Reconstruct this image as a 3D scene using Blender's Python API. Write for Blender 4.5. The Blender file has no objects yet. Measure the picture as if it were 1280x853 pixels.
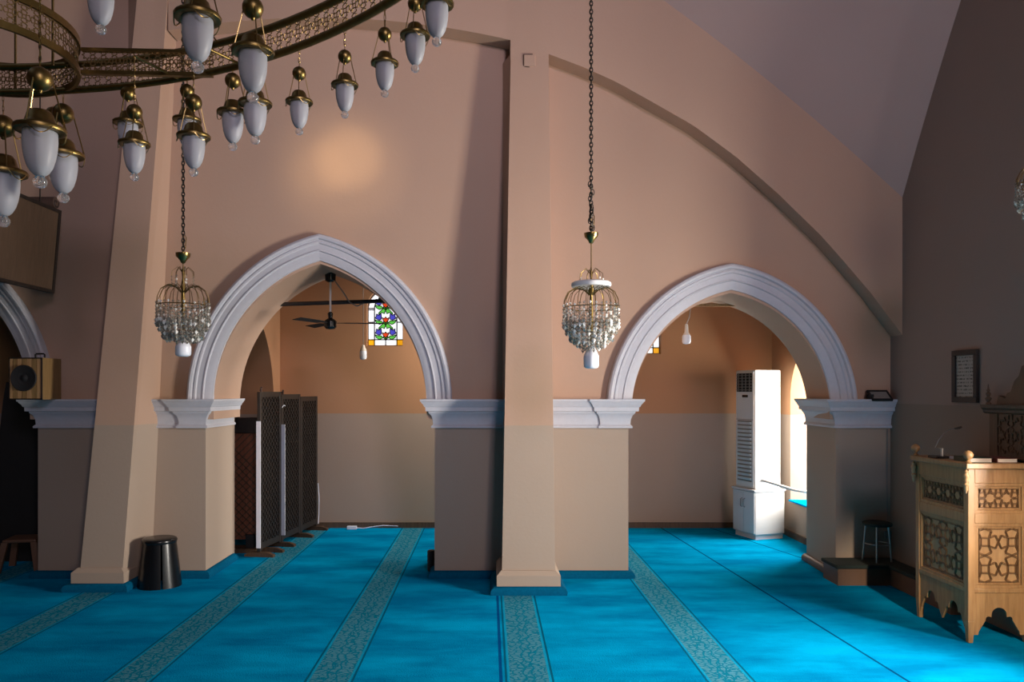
import bpy, bmesh, math, random
from mathutils import Vector, Matrix
from math import sin, cos, pi, sqrt, acos, atan2, hypot, radians
random.seed(7)
S = bpy.context.scene
COL = S.collection

# ------------------------------------------------------------------ camera
H, F = 1.85, 950.0
cd = bpy.data.cameras.new('camera'); cam = bpy.data.objects.new('camera', cd); COL.objects.link(cam)
cam.location = (0, 0, H); cam.rotation_euler = (pi/2, 0, 0)
cd.sensor_width = 36; cd.lens = F/1280*36
cd.shift_x = (640-611)/1280; cd.shift_y = (490-426.5)/1280
cd.clip_start = .05; cd.clip_end = 100
S.camera = cam
# ------------------------------------------------------------------ view and world
S.view_settings.view_transform = 'Standard'; S.view_settings.look = 'None'
S.view_settings.gamma = 1; S.view_settings.use_curve_mapping = False
S.view_settings.exposure = -0.05
w = bpy.data.worlds.new('sky'); S.world = w; w.use_nodes = True
w.node_tree.nodes['Background'].inputs[0].default_value = (.55, .65, .9, 1)
w.node_tree.nodes['Background'].inputs[1].default_value = .5
S.cycles.max_bounces = 8; S.cycles.diffuse_bounces = 2; S.cycles.transmission_bounces = 8
S.cycles.sample_clamp_indirect = 4; S.cycles.use_denoising = True
# ------------------------------------------------------------------ daylight through the windows, and added fill lamps
def area(name, loc, target, sx, sy, power, color, spread=180):
    l = bpy.data.lights.new(name, 'AREA'); l.shape = 'RECTANGLE'; l.size = sx; l.size_y = sy
    l.energy = power; l.color = color; l.spread = radians(spread)
    o = bpy.data.objects.new(name, l); COL.objects.link(o); o.location = loc
    o.rotation_euler = (Vector(target)-Vector(loc)).to_track_quat('-Z', 'Y').to_euler()
    return o
area('daylight_right_window', (4.55, 4.35, 1.75), (-4, 5.6, 1.75), .75, 1.6, 520, (1, .94, .86))
area('daylight_niche_window', (4.68, 9.1, 1.5), (2.6, 8.95, .6), .95, 1.6, 170, (1, .95, .87))
area('daylight_dome_window', (2.9, -4.7, 5.6), (-.5, 7.4, 5.4), 1.8, 1.6, 78, (.84, .74, .98), 70)
area('daylight_rear_window', (3.55, -4.9, 2.4), (-1.5, 7, 1.4), .8, 1.8, 95, (1, .84, .66))  # unseen soft fill added behind the camera; the near wall has no opening
area('daylight_aisle_skylight', (.1, 9.45, 3.5), (-1.45, 10.2, .7), .8, .5, 34, (1, .94, .86), 120)  # unseen lamp added under the solid aisle ceiling to brighten the left bay
for dx, dz, sz, en in ((0, 0, 8.5, 900), (.06, .10, 4.6, 1600), (-.22, -.02, 4.0, 650)):   # sun glints thrown onto the wall
    sp = bpy.data.lights.new('sun_glint', 'SPOT'); sp.energy = en; sp.color = (1, .77, .42)
    sp.spot_size = radians(sz); sp.spot_blend = 1; sp.shadow_soft_size = .05
    so = bpy.data.objects.new('sun_glint', sp); COL.objects.link(so); so.location = (1.2, -2.5, 4.6)
    so.rotation_euler = (Vector((-1.46+dx, 7.57, 4.08+dz))-so.location).to_track_quat('-Z', 'Y').to_euler()

sb = bpy.data.lights.new('sunbeam_rear_window', 'SPOT'); sb.energy = 5200; sb.color = (1, .84, .64)  # spot added to brighten the lectern front; no window stands behind it
sb.spot_size = radians(8.5); sb.spot_blend = .8; sb.shadow_soft_size = .16
so = bpy.data.objects.new('sunbeam_rear_window', sb); COL.objects.link(so); so.location = (2.6, -4.9, 5.2)
so.rotation_euler = (Vector((3.86, 5.3, .70))-so.location).to_track_quat('-Z', 'Y').to_euler()

# ------------------------------------------------------------------ helpers: materials
class NT:
    def __init__(s, name):
        s.m = bpy.data.materials.new(name); s.m.use_nodes = True
        s.t = s.m.node_tree; s.n = s.t.nodes; s.b = s.n['Principled BSDF']
    def node(s, typ, **kw):
        x = s.n.new(typ)
        for k, v in kw.items(): setattr(x, k, v)
        return x
    def put(s, sock, v):
        if hasattr(v, 'node'): s.t.links.new(v, sock)
        else: sock.default_value = v
    def math(s, op, a, b=0.0, c=None):
        x = s.node('ShaderNodeMath', operation=op)
        s.put(x.inputs[0], a); s.put(x.inputs[1], b)
        if c is not None: s.put(x.inputs[2], c)
        return x.outputs[0]
    def mix(s, f, a, b):
        x = s.node('ShaderNodeMix', data_type='RGBA')
        s.put(x.inputs[0], f)
        s.put(x.inputs[6], a if hasattr(a, 'node') else (*a, 1)); s.put(x.inputs[7], b if hasattr(b, 'node') else (*b, 1))
        return x.outputs[2]
    def pos(s): return s.node('ShaderNodeNewGeometry').outputs['Position']
    def xyz(s, v):
        x = s.node('ShaderNodeSeparateXYZ'); s.put(x.inputs[0], v); return x.outputs
    def noise(s, scale, detail=3, vec=None, stretch=None, rough=.5):
        x = s.node('ShaderNodeTexNoise'); x.inputs['Scale'].default_value = scale
        x.inputs['Detail'].default_value = detail; x.inputs['Roughness'].default_value = rough
        v = vec or s.node('ShaderNodeTexCoord').outputs['Object']
        if stretch:
            mp = s.node('ShaderNodeMapping'); s.put(mp.inputs[0], v); mp.inputs['Scale'].default_value = stretch; v = mp.outputs[0]
        s.put(x.inputs['Vector'], v); return x.outputs['Fac']
    def ramp(s, f, lo, hi):
        x = s.node('ShaderNodeMapRange'); s.put(x.inputs[0], f); x.inputs[1].default_value = lo; x.inputs[2].default_value = hi
        return x.outputs[0]
    def bump(s, h, dist=.01, strength=.3):
        x = s.node('ShaderNodeBump'); s.put(x.inputs['Height'], h); x.inputs['Distance'].default_value = dist
        x.inputs['Strength'].default_value = strength; s.put(s.b.inputs['Normal'], x.outputs[0])
    def set(s, col=None, rough=None, metal=None, **kw):
        if col is not None: s.put(s.b.inputs['Base Color'], col if hasattr(col, 'node') else (*col, 1))
        if rough is not None: s.put(s.b.inputs['Roughness'], rough)
        if metal is not None: s.b.inputs['Metallic'].default_value = metal
        for k, v in kw.items(): s.put(s.b.inputs[k], v)
        return s.m
def plain(name, col, rough=.5, metal=0, vary=.12, scale=12, **kw):
    t = NT(name); n = t.noise(scale)
    lo = tuple(c*(1-vary) for c in col); hi = tuple(min(1, c*(1+vary)) for c in col)
    return t.set(t.mix(n, lo, hi), rough, metal, **kw)
def wood(name, a, b, rough=.45, stretch=(14, 14, 1.2)):
    t = NT(name); n = t.noise(3.0, 5, stretch=stretch, rough=.65)
    t.bump(n, .002, .4)
    return t.set(t.mix(t.ramp(n, .3, .7), a, b), rough)
def paint(name, up, low, zline):
    t = NT(name); p = t.pos(); z = t.xyz(p)[2]
    n = t.noise(1.6, 4, p); n2 = t.noise(34, 3, p)
    zz = t.math('ADD', z, t.math('MULTIPLY', t.math('SUBTRACT', t.noise(5, 2, p), .5), .006))
    base = t.mix(t.math('LESS_THAN', zz, zline), up, low)
    c = t.mix(t.math('MULTIPLY', n, .22), base, tuple(v*.72 for v in up))
    t.bump(n2, .004, .22)
    return t.set(c, .8, **{'Specular IOR Level': .25})
M = {}
UP, LOW = (.53, .345, .245), (.44, .34, .262)
M['wall'] = paint('salmon_plaster', UP, LOW, 1.535)
M['wall_aisle'] = paint('terracotta_plaster_aisle', (.54, .28, .145), (.45, .345, .27), 1.555)  # same plaster as the nave; warm bounced light is put into the upper colour
M['wall_right'] = paint('salmon_plaster_right', (.34, .245, .20), (.265, .20, .155), 1.735)  # same salmon plaster, with this wall's shade put into the colour
M['ceiling'] = paint('plaster_vault', (.50, .36, .31), (.50, .36, .31), -5)
M['white'] = plain('white_painted_trim', (.57, .56, .595), .55, scale=25, vary=.06)
M['brown_skirt'] = wood('brown_skirting', (.09, .05, .03), (.15, .09, .05))
M['wood'] = wood('honey_wood', (.24, .12, .045), (.39, .215, .088), .42)
M['wood_pale'] = wood('pale_carved_wood', (.33, .175, .075), (.46, .27, .12), .45)
M['strap'] = wood('brown_strapwork', (.12, .055, .02), (.19, .095, .038), .45)
M['wood_dark'] = wood('dark_carved_wood', (.065, .032, .016), (.12, .065, .03), .5)
M['wood_black'] = wood('black_stained_wood', (.012, .008, .006), (.03, .020, .014), .5)
M['wood_red'] = wood('reddish_board', (.17, .05, .022), (.25, .085, .038), .5)
M['wood_box'] = wood('yellow_ply', (.20, .115, .04), (.30, .18, .07), .5)
M['board'] = wood('brown_board', (.085, .050, .028), (.12, .07, .042), .55)
M['brass'] = plain('aged_brass', (.20, .135, .045), .38, 1, .3, 30)
M['brass_bright'] = plain('polished_brass', (.36, .25, .09), .28, 1, .15, 30)
M['bronze'] = plain('dark_bronze_tracery', (.20, .125, .045), .5, .8, .2, 30)
M['chain'] = plain('dark_iron_chain', (.035, .028, .022), .5, .7)
M['frost'] = plain('frosted_glass', (.50, .50, .53), .42, 0, .05, 20, **{'Transmission Weight': .42, 'IOR': 1.3})
M['clear'] = plain('clear_glass', (.9, .93, .95), .05, 0, .02, 5, **{'Transmission Weight': .9, 'IOR': 1.45})
M['crystal'] = plain('cut_crystal', (.78, .72, .62), .03, 0, .02, 5, **{'Transmission Weight': .85, 'IOR': 1.6, 'Specular IOR Level': .9})
M['sparkle'] = plain('bright_cut_crystal', (.92, .89, .82), .12, 0, .03, 5, **{'Specular IOR Level': .9})  # opaque white beads: the crystal's sparkle is put into their colour
M['bulb'] = plain('white_bulb', (.85, .87, .92), .35, 0, .02, 5)
M['black'] = plain('black_plastic', (.006, .006, .007), .25, 0, .2, 9)
M['black_matt'] = plain('matt_black', (.010, .009, .009), .7)
M['steel'] = plain('steel_tube', (.42, .41, .40), .35, .9)
M['ac'] = plain('white_enamel', (.78, .78, .76), .35, 0, .03, 6)
M['cabinet'] = plain('white_laminate', (.70, .71, .71), .45, 0, .03, 6)
M['grey'] = plain('grey_plastic', (.25, .24, .22), .5)
M['device'] = plain('pale_grey_device', (.55, .60, .68), .45)
M['paper'] = plain('book_pages', (.74, .66, .56), .8, 0, .08, 60)
M['cover'] = plain('dark_green_cover', (.02, .045, .03), .5)
M['cover_red'] = plain('maroon_cover', (.12, .025, .02), .5)
M['cloth'] = plain('brown_rolled_cloth', (.09, .05, .035), .85)
M['strip'] = plain('white_edge_strip', (.86, .86, .93), .5, 0, .02)  # light put into the colour on screen edges; plain white on cords
M['brown_plastic'] = plain('brown_plastic', (.16, .085, .05), .45)
M['teal_edge'] = plain('blue_carpet_binding', (.001, .10, .20), .95, 0, .25, 40, **{'Specular IOR Level': .05})
M['dark_carpet'] = plain('dark_green_felt', (.02, .03, .026), .95, 0, .3, 40)
M['lead'] = plain('black_lead_came', (.012, .010, .010), .5)
def glow(name, col, e):
    t = NT(name); n = t.noise(14)
    c = t.mix(n, tuple(v*.85 for v in col), col)
    return t.set(c, .3, **{'Emission Color': c, 'Emission Strength': e})
M['pane_white'] = glow('backlit_white_glass', (.95, .97, 1), 1.15)
M['pane_green'] = glow('backlit_green_glass', (.10, .50, .06), .95)
M['pane_blue'] = glow('backlit_blue_glass', (.07, .07, .55), .8)
M['pane_red'] = glow('backlit_red_glass', (.75, .06, .015), .8)
M['pane_amber'] = glow('backlit_amber_glass', (.95, .42, .01), .9)
# carpet: plain blue pile with patterned prayer-row stripes
def carpet():
    t = NT('blue_prayer_carpet'); p = t.pos(); X, Y, Z = t.xyz(p)
    per = 1.285
    q = t.math('DIVIDE', t.math('SUBTRACT', X, .262), per)
    dx = t.math('MULTIPLY', t.math('SUBTRACT', q, t.math('ROUND', q)), per)
    d = t.math('ABSOLUTE', dx)
    okx = t.math('LESS_THAN', X, 2.1)
    stripe = t.math('MULTIPLY', t.math('LESS_THAN', d, .125), okx)
    border = t.math('MULTIPLY', t.math('LESS_THAN', t.math('ABSOLUTE', t.math('SUBTRACT', d, .15)), .007), okx)
    border2 = t.math('MULTIPLY', t.math('LESS_THAN', t.math('ABSOLUTE', t.math('SUBTRACT', d, .132)), .006), okx)
    n1 = t.noise(1.0, 5, p, (1.0, 2.6, 1), .62); n2 = t.noise(90, 2, p); n3 = t.noise(.55, 2, p)
    blue = t.mix(t.ramp(n1, .36, .64), (.0005, .17, .38), (.0005, .36, .66))
    blue = t.mix(t.math('MULTIPLY', t.ramp(n3, .3, .75), .35), blue, (.0005, .24, .50))
    # leaf motif: zigzag rows of short cross strokes around a wandering dark vine
    wav = t.math('MULTIPLY', t.math('SINE', t.math('MULTIPLY', Y, 38)), .010)
    v1 = t.math('LESS_THAN', t.math('ABSOLUTE', t.math('SUBTRACT', t.math('ADD', dx, wav), .028)), .006)
    v2 = t.math('LESS_THAN', t.math('ABSOLUTE', t.math('ADD', t.math('ADD', dx, wav), .028)), .006)
    vor = t.node('ShaderNodeTexVoronoi', feature='DISTANCE_TO_EDGE'); vor.inputs['Scale'].default_value = 22
    mp = t.node('ShaderNodeMapping'); t.put(mp.inputs[0], p); mp.inputs['Scale'].default_value = (.9, 1.7, 1); t.put(vor.inputs['Vector'], mp.outputs[0])
    leaf = t.math('GREATER_THAN', vor.outputs['Distance'], .10)
    leaf = t.math('MULTIPLY', leaf, t.math('SUBTRACT', 1, t.math('MAXIMUM', v1, v2)))
    pat = t.mix(leaf, (.004, .18, .29), (.075, .265, .36))
    c = t.mix(stripe, blue, pat)
    c = t.mix(t.math('MULTIPLY', border2, .8), c, (.01, .32, .50)); c = t.mix(border, c, (.004, .11, .19))
    # sewn seams between carpet widths
    for (x0, y0, x1, y1) in ((2.36, 10.0, 2.72, 4.2), (3.24, 9.4, 3.62, 7.9)):
        a = (x1-x0)/(y1-y0)
        e = t.math('ABSOLUTE', t.math('SUBTRACT', X, t.math('ADD', t.math('MULTIPLY', t.math('SUBTRACT', Y, y0), a), x0)))
        c = t.mix(t.math('MULTIPLY', t.math('LESS_THAN', e, .010), .85), c, (.002, .03, .10))
    e = t.math('ABSOLUTE', t.math('SUBTRACT', X, .078))
    c = t.mix(t.math('MULTIPLY', t.math('LESS_THAN', e, .011), .85), c, (.003, .045, .20))
    t.bump(t.math('ADD', n2, t.math('MULTIPLY', n1, 2)), .006, .5)
    return t.set(c, .95, **{'Specular IOR Level': .0})
M['carpet'] = carpet()
def screen_lattice():
    t = NT('dark_screen_cloth'); n = t.noise(60, 2)
    return t.set(t.mix(n, (.010, .007, .006), (.03, .022, .016)), .7)
M['lattice'] = screen_lattice()
def writing():
    t = NT('written_page'); o = t.xyz(t.node('ShaderNodeTexCoord').outputs['Object'])
    rows = t.math('SINE', t.math('MULTIPLY', o[2], 210))
    n = t.noise(120, 3, stretch=(1, 1, .35)); n2 = t.noise(40, 2)
    ink = t.math('MULTIPLY', t.math('GREATER_THAN', rows, .25), t.math('GREATER_THAN', n, .50))
    return t.set(t.mix(ink, t.mix(n2, (.30, .29, .26), (.36, .35, .31)), (.05, .045, .04)), .4)
M['writing'] = writing()

# ------------------------------------------------------------------ helpers: geometry
class MB:
    def __init__(s): s.v = []; s.f = []
    def add(s, vs, fs):
        o = len(s.v); s.v += [tuple(x) for x in vs]; s.f += [tuple(i+o for i in f) for f in fs]; return s
    def box(s, x0, x1, y0, y1, z0, z1):
        return s.add([(x0,y0,z0),(x1,y0,z0),(x1,y1,z0),(x0,y1,z0),(x0,y0,z1),(x1,y0,z1),(x1,y1,z1),(x0,y1,z1)],
                     [(0,3,2,1),(4,5,6,7),(0,1,5,4),(1,2,6,5),(2,3,7,6),(3,0,4,7)])
    def hexa(s, bot, top):
        return s.add(list(bot)+list(top), [(3,2,1,0),(4,5,6,7),(0,1,5,4),(1,2,6,5),(2,3,7,6),(3,0,4,7)])
    def lathe(s, prof, c=(0,0,0), n=16, axis='z'):
        vs = []
        for (r, z) in prof:
            for i in range(n):
                a = 2*pi*i/n; p = (r*cos(a), r*sin(a), z)
                if axis == 'x': p = (z, p[0], p[1])
                if axis == 'y': p = (p[0], z, p[1])
                vs.append((p[0]+c[0], p[1]+c[1], p[2]+c[2]))
        m = len(prof); fs = [(j*n+i, j*n+(i+1)%n, (j+1)*n+(i+1)%n, (j+1)*n+i) for j in range(m-1) for i in range(n)]
        fs += [tuple(range(n)), tuple(range((m-1)*n, m*n))]
        return s.add(vs, fs)
    def ball(s, c, r, n=12, m=7, sz=1):
        return s.lathe([(max(.0006, r*sin(pi*j/m)), -r*cos(pi*j/m)*sz) for j in range(m+1)], c, n)
    def tube(s, pts, r, n=6, closed=False):
        P = [Vector(p) for p in pts]; m = len(P); vs = []
        R = r if isinstance(r, (list, tuple)) else [r]*m
        prev = None
        for i in range(m):
            d = (P[(i+1) % m]-P[i-1]) if closed else (P[min(i+1, m-1)]-P[max(i-1, 0)])
            d.normalize()
            u = (prev - d*prev.dot(d)) if prev is not None else d.orthogonal()
            if u.length < 1e-5: u = d.orthogonal()
            u.normalize(); prev = u; q = d.cross(u)
            for k in range(n):
                a = 2*pi*k/n; vs.append(P[i]+(u*cos(a)+q*sin(a))*R[i])
        fs = [(i*n+k, i*n+(k+1)%n, ((i+1)%m)*n+(k+1)%n, ((i+1)%m)*n+k) for i in range(m if closed else m-1) for k in range(n)]
        if not closed: fs += [tuple(range(n)), tuple(range((m-1)*n, m*n))]
        return s.add(vs, fs)
    def prism(s, poly, axis, a, b):   # poly in the two other axes, extruded from a to b
        def P(u, v, w): return {'x': (w,u,v), 'y': (u,w,v), 'z': (u,v,w)}[axis]
        n = len(poly)
        return s.add([P(u,v,a) for u,v in poly]+[P(u,v,b) for u,v in poly],
                     [tuple(range(n)), tuple(range(n,2*n))]+[(i,(i+1)%n,n+(i+1)%n,n+i) for i in range(n)])
    def bar(s, a, b, wd, h, up=(0,0,1)):  # square bar from a to b
        a, b, up = Vector(a), Vector(b), Vector(up); d = (b-a).normalized(); q = d.cross(up)
        if q.length < 1e-4: q = d.orthogonal()
        q.normalize(); up = q.cross(d)
        c = [-q*wd/2-up*h/2, q*wd/2-up*h/2, q*wd/2+up*h/2, -q*wd/2+up*h/2]
        return s.hexa([a+x for x in c], [b+x for x in c])
    def link(s, c, L, wd, r, turn):
        pts = []
        for i in range(8):
            a = 2*pi*i/8; x = wd*cos(a); z = L*sin(a)
            pts.append((c[0]+(x if turn else 0), c[1]+(0 if turn else x), c[2]+z))
        return s.tube(pts, r, 4, True)
    def chain(s, x, y, z0, z1, L=.03, wd=.009, r=.0035):
        n = max(1, int((z1-z0)/(L*1.5))); st = (z1-z0)/n
        for i in range(n): s.link((x, y, z0+(i+.5)*st), st*.68, wd, r, i % 2)
        return s
    def xform(s, mat):
        s.v = [tuple(mat @ Vector(p)) for p in s.v]; return s
    def build(s, name, mat, parent=None, smooth=None, bevel=0):
        me = bpy.data.meshes.new(name); me.from_pydata(s.v, [], s.f)
        bm = bmesh.new(); bm.from_mesh(me); bmesh.ops.recalc_face_normals(bm, faces=bm.faces); bm.to_mesh(me); bm.free()
        me.materials.append(M[mat] if isinstance(mat, str) else mat)
        if smooth:
            for p in me.polygons: p.use_smooth = True
            me.set_sharp_from_angle(angle=radians(smooth))
        o = bpy.data.objects.new(name, me); COL.objects.link(o)
        if parent: o.parent = parent
        if bevel:
            b = o.modifiers.new('bevel', 'BEVEL'); b.width = bevel; b.segments = 2; b.limit_method = 'ANGLE'
        return o
def tag(o, label=None, cat=None, group=None, kind=None):
    for k, v in (('label', label), ('category', cat), ('group', group), ('kind', kind)):
        if v: o[k] = v
    return o
def thing(name, label, cat, loc=(0,0,0), rz=0, group=None, kind=None):
    o = bpy.data.objects.new(name, None); o.empty_display_size = .05; COL.objects.link(o)
    o.location = loc; o.rotation_euler = (0, 0, rz); return tag(o, label, cat, group, kind)
def copy_tree(o, parent=None):
    c = o.copy(); COL.objects.link(c)
    if parent: c.parent = parent
    for ch in list(o.children): copy_tree(ch, c)
    return c
def band(mb, U, lo, hi, w0, w1, axis='x', Ub=None, lob=None):
    """wall strip: for stations U, solid from lo to hi, from depth w0 (front) to w1 (back)"""
    Ub = Ub or U; lob = lob or lo
    P = (lambda u, w, z: (u, w, z)) if axis == 'x' else (lambda u, w, z: (w, u, z))
    vs = []
    for u, ub, a, ab, b in zip(U, Ub, lo, lob, hi): vs += [P(u,w0,a), P(u,w0,b), P(ub,w1,ab), P(ub,w1,b)]
    fs = []
    for i in range(len(U)-1):
        k = 4*i
        fs += [(k,k+4,k+5,k+1), (k+2,k+3,k+7,k+6), (k,k+2,k+6,k+4), (k+1,k+5,k+7,k+3)]
    n = 4*(len(U)-1); fs += [(0,1,3,2), (n,n+2,n+3,n+1)]
    return mb.add(vs, fs)
def sweep_plan(mb, path, prof):
    """profile of (outward, z) carried along a plan path; outward is right of travel"""
    n = len(path); m = len(prof); vs = []
    for i in range(n):
        p = Vector(path[i]); ns = []
        if i > 0: d = (p-Vector(path[i-1])).normalized(); ns.append(Vector((d.y, -d.x)))
        if i < n-1: d = (Vector(path[i+1])-p).normalized(); ns.append(Vector((d.y, -d.x)))
        nn = ns[0] if len(ns) == 1 else (ns[0]+ns[1])/(1+ns[0].dot(ns[1]))
        for (d, z) in prof: q = p+nn*d; vs.append((q.x, q.y, z))
    fs = [(i*m+j, (i+1)*m+j, (i+1)*m+(j+1)%m, i*m+(j+1)%m) for i in range(n-1) for j in range(m)]
    fs += [tuple(range(m)), tuple(range((n-1)*m, n*m))]
    return mb.add(vs, fs)
def px(x, y, Y): return Vector(((x-611)/F*Y, Y, H+(490-y)/F*Y))

# ================================================================== SETTING
YF, YR, YB, YW, XR = 7.35, 7.57, 8.37, 10.34, 4.0    # front plane, recess plane, back of arcade, far wall, right wall
ZI = 1.775                                            # impost top
def rise_a(t): t = max(0, min(t, 10.3)); return .93*t-.045*t*t
def rise_b(t): t = max(0, min(t, 5.7)); return 1.72*t-.15*t*t
def ceil_z(x, y): return 3.73+rise_a(XR-x)+rise_b(YF-y)
floor_mb = MB().box(-9, 5.2, -5.3, YW+.2, -.1, 0); tag(floor_mb.build('floor', 'carpet'), kind='structure')
# vault
mb = MB(); nx, ny = 70, 50
xs = [-8.6+(XR+8.6)*i/nx for i in range(nx+1)]; ys = [-5.2+(YF+5.2)*j/ny for j in range(ny+1)]
mb.add([(x, y, ceil_z(x, y)) for y in ys for x in xs], [(j*(nx+1)+i, j*(nx+1)+i+1, (j+1)*(nx+1)+i+1, (j+1)*(nx+1)+i) for j in range(ny) for i in range(nx)])
mb.add([(x, y, ceil_z(x, y)+.3) for y in ys for x in xs], [(j*(nx+1)+i, j*(nx+1)+i+1, (j+1)*(nx+1)+i+1, (j+1)*(nx+1)+i) for j in range(ny) for i in range(nx)])
tag(mb.build('ceiling', 'ceiling', smooth=60), kind='structure')
# arcade wall: front slab with the large blind arches
BIGR = [(.58,5.118),(.944,4.98),(1.25,4.84),(1.517,4.69),(1.974,4.43),(2.384,4.13),(2.794,3.77),(3.205,3.37),(3.41,3.14),(3.7,2.80),(4.0,2.40)]
def lerp(T, x):
    if x <= T[0][0]: return T[0][1]
    for (a, b), (c, d) in zip(T, T[1:]):
        if x <= c: return b+(d-b)*(x-a)/(c-a)
    return T[-1][1]
def slab_lo(x):
    if x < -6.99: return 4.6
    if x < -3.39: return 5.95-.07*(x+5.1)**2
    if x < -3.10: return 5.85
    if x < .209: return 5.47-.061*(x+1.67)**2
    if x < .58: return 5.05
    return lerp(BIGR, x)
U = [-8.6+i*.1 for i in range(127)]
for e in (-3.39, -3.10, .209, .58): U += [e-.0005, e+.0005]
U = sorted(u for u in U if u <= XR); U[-1] = XR
mb = MB(); band(mb, U, [slab_lo(u) for u in U], [ceil_z(u, YF)+.15 for u in U], YF, YR+.02)
# back layer with the pointed openings (front and back outlines differ: the right one splays)
ARCH = [dict(cx=-5.63, w=1.06, h=1.38, dz=.03, jl=-6.77, jr=-4.49, cb=-5.63, wb=1.06),
        dict(cx=-1.68, w=1.06, h=1.38, dz=.03, jl=-2.82, jr=-.54, cb=-1.68, wb=1.06),
        dict(cx=2.41, w=.985, h=1.09, dz=.12, jl=1.39, jr=3.455, cb=2.45, wb=1.05)]
def arch_h(s, w, h, dz=0):
    e = (h*h+2*h*dz-w*w)/(2*w); R2 = (w+e)**2+dz*dz; x = abs(s)*w
    return sqrt(max(0, R2-(e+x)**2))-dz
Uf, Ub, Lf, Lb = [-8.6], [-8.6], [ZI-.2], [ZI-.2]
for A in ARCH:
    for k in range(49):
        s = -cos(pi*k/48)
        Uf.append(A['cx']+A['w']*s); Ub.append(A['cb']+A['wb']*s)
        Lf.append(ZI-.03+arch_h(s, A['w'], A['h'], A['dz'])); Lb.append(ZI-.03+arch_h(s, A['wb'], A['h'], A['dz']))
        if k in (0, 48):
            pos = len(Uf)-1 if k == 0 else len(Uf)
            Uf.insert(pos, Uf[-1]); Ub.insert(pos, Ub[-1]); Lf.insert(pos, ZI-.2); Lb.insert(pos, ZI-.2)
Uf.append(4.6); Ub.append(4.6); Lf.append(ZI-.2); Lb.append(ZI-.2)
band(mb, Uf, Lf, [6.2]*len(Uf), YR, YB, Ub=Ub, lob=Lb)
tag(mb.build('wall_back', 'wall', smooth=25), kind='structure')
def pier(x0, x1, x0b=None, x1b=None):
    x0b = x0 if x0b is None else x0b; x1b = x1 if x1b is None else x1b
    return MB().hexa([(x0,YR,0),(x1,YR,0),(x1b,YB,0),(x0b,YB,0)], [(x0,YR,ZI-.02),(x1,YR,ZI-.02),(x1b,YB,ZI-.02),(x0b,YB,ZI-.02)])
for n, a in enumerate(((-8.6, -6.77), (-4.49, -2.82), (-.54, 1.39), (3.455, 4.6, 3.50, 4.6))):
    tag(pier(*a).build('arcade_pier', 'wall'), kind='structure')
# battered pilasters with plinths and carpet binding
def pilaster(name, b, t, yb, zt, back):
    (x0, x1), (u0, u1) = b, t
    root = MB().hexa([(x0,yb,0),(x1,yb,0),(back[1],YR+.01,0),(back[0],YR+.01,0)],
                     [(u0,YF+.002,zt),(u1,YF+.002,zt),(max(u1, back[1]-.02),YR+.01,zt),(min(u0, back[0]),YR+.01,zt)]).build(name, 'wall')
    tag(root, kind='structure')
    p = .045
    MB().hexa([(x0-p,yb-p,.05),(x1+p,yb-p,.05),(x1+p,YR,.05),(x0-p,YR,.05)], [(x0-p,yb-p,.165),(x1+p,yb-p,.165),(x1+p,YR,.165),(x0-p,YR,.165)]) \
        .hexa([(x0-p,yb-p,.165),(x1+p,yb-p,.165),(x1+p,YR,.165),(x0-p,YR,.165)], [(x0-.005,yb-.005,.205),(x1+.005,yb-.005,.205),(x1+.005,YR,.205),(x0-.005,YR,.205)]) \
        .build('plinth', 'wall', root)
    sk = MB(); sweep_plan(sk, [(x0-p,YR),(x0-p,yb-p),(x1+p,yb-p),(x1+p,YR)], SKIRT); sk.build('carpet_binding', 'teal_edge', root, 40)
    return root
SKIRT = [(-.005,0),(.055,0),(.058,.03),(.045,.055),(.02,.07),(-.005,.07)]
pilaster('pilaster', (.118, .612), (.212, .578), 6.99, 5.12, (.135, .62))
pilaster('pilaster', (-3.835, -3.435), (-3.375, -3.085), 7.10, 5.95, (-3.60, -3.36))
# imposts
IMP = [(-.01,1.49),(.032,1.49),(.034,1.505),(.026,1.515),(.014,1.525),(.018,1.575),(.032,1.615),(.055,1.64),(.058,1.655),(.084,1.658),(.086,1.698),(.097,1.703),(.104,1.722),(.122,1.742),(.125,1.752),(.134,1.755),(.136,1.776),(-.01,1.776)]
paths = [[(-4.49,YB),(-4.49,YR),(-3.4,YR)], [(-3.5,YR),(-3.06,YR),(-3.06,YR-.02),(-2.82,YR-.02),(-2.82,YB)],
         [(-.54,YB),(-.54,YR),(.3,YR)], [(.5,YR),(1.12,YR),(1.12,YR-.02),(1.39,YR-.02),(1.39,YB)], [(3.50,YB),(3.455,YR),(XR,YR)]]
for p in paths:
    mb = MB(); sweep_plan(mb, p, IMP); tag(mb.build('trim_1', 'white', smooth=30), kind='structure')
for p in [[(-4.49,YB),(-4.49,YR),(-3.6,YR)], [(-3.5,YR),(-2.82,YR),(-2.82,YB)], [(-.54,YB),(-.54,YR),(.3,YR)], [(.5,YR),(1.39,YR),(1.39,YB)]]:
    mb = MB(); sweep_plan(mb, p, SKIRT); tag(mb.build('baseboard_back', 'teal_edge', smooth=40), kind='structure')
mb = MB(); sweep_plan(mb, [(3.50,YB),(3.455,YR),(3.6,YR)], SKIRT); tag(mb.build('baseboard_back', 'brown_skirt', smooth=40), kind='structure')
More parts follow.
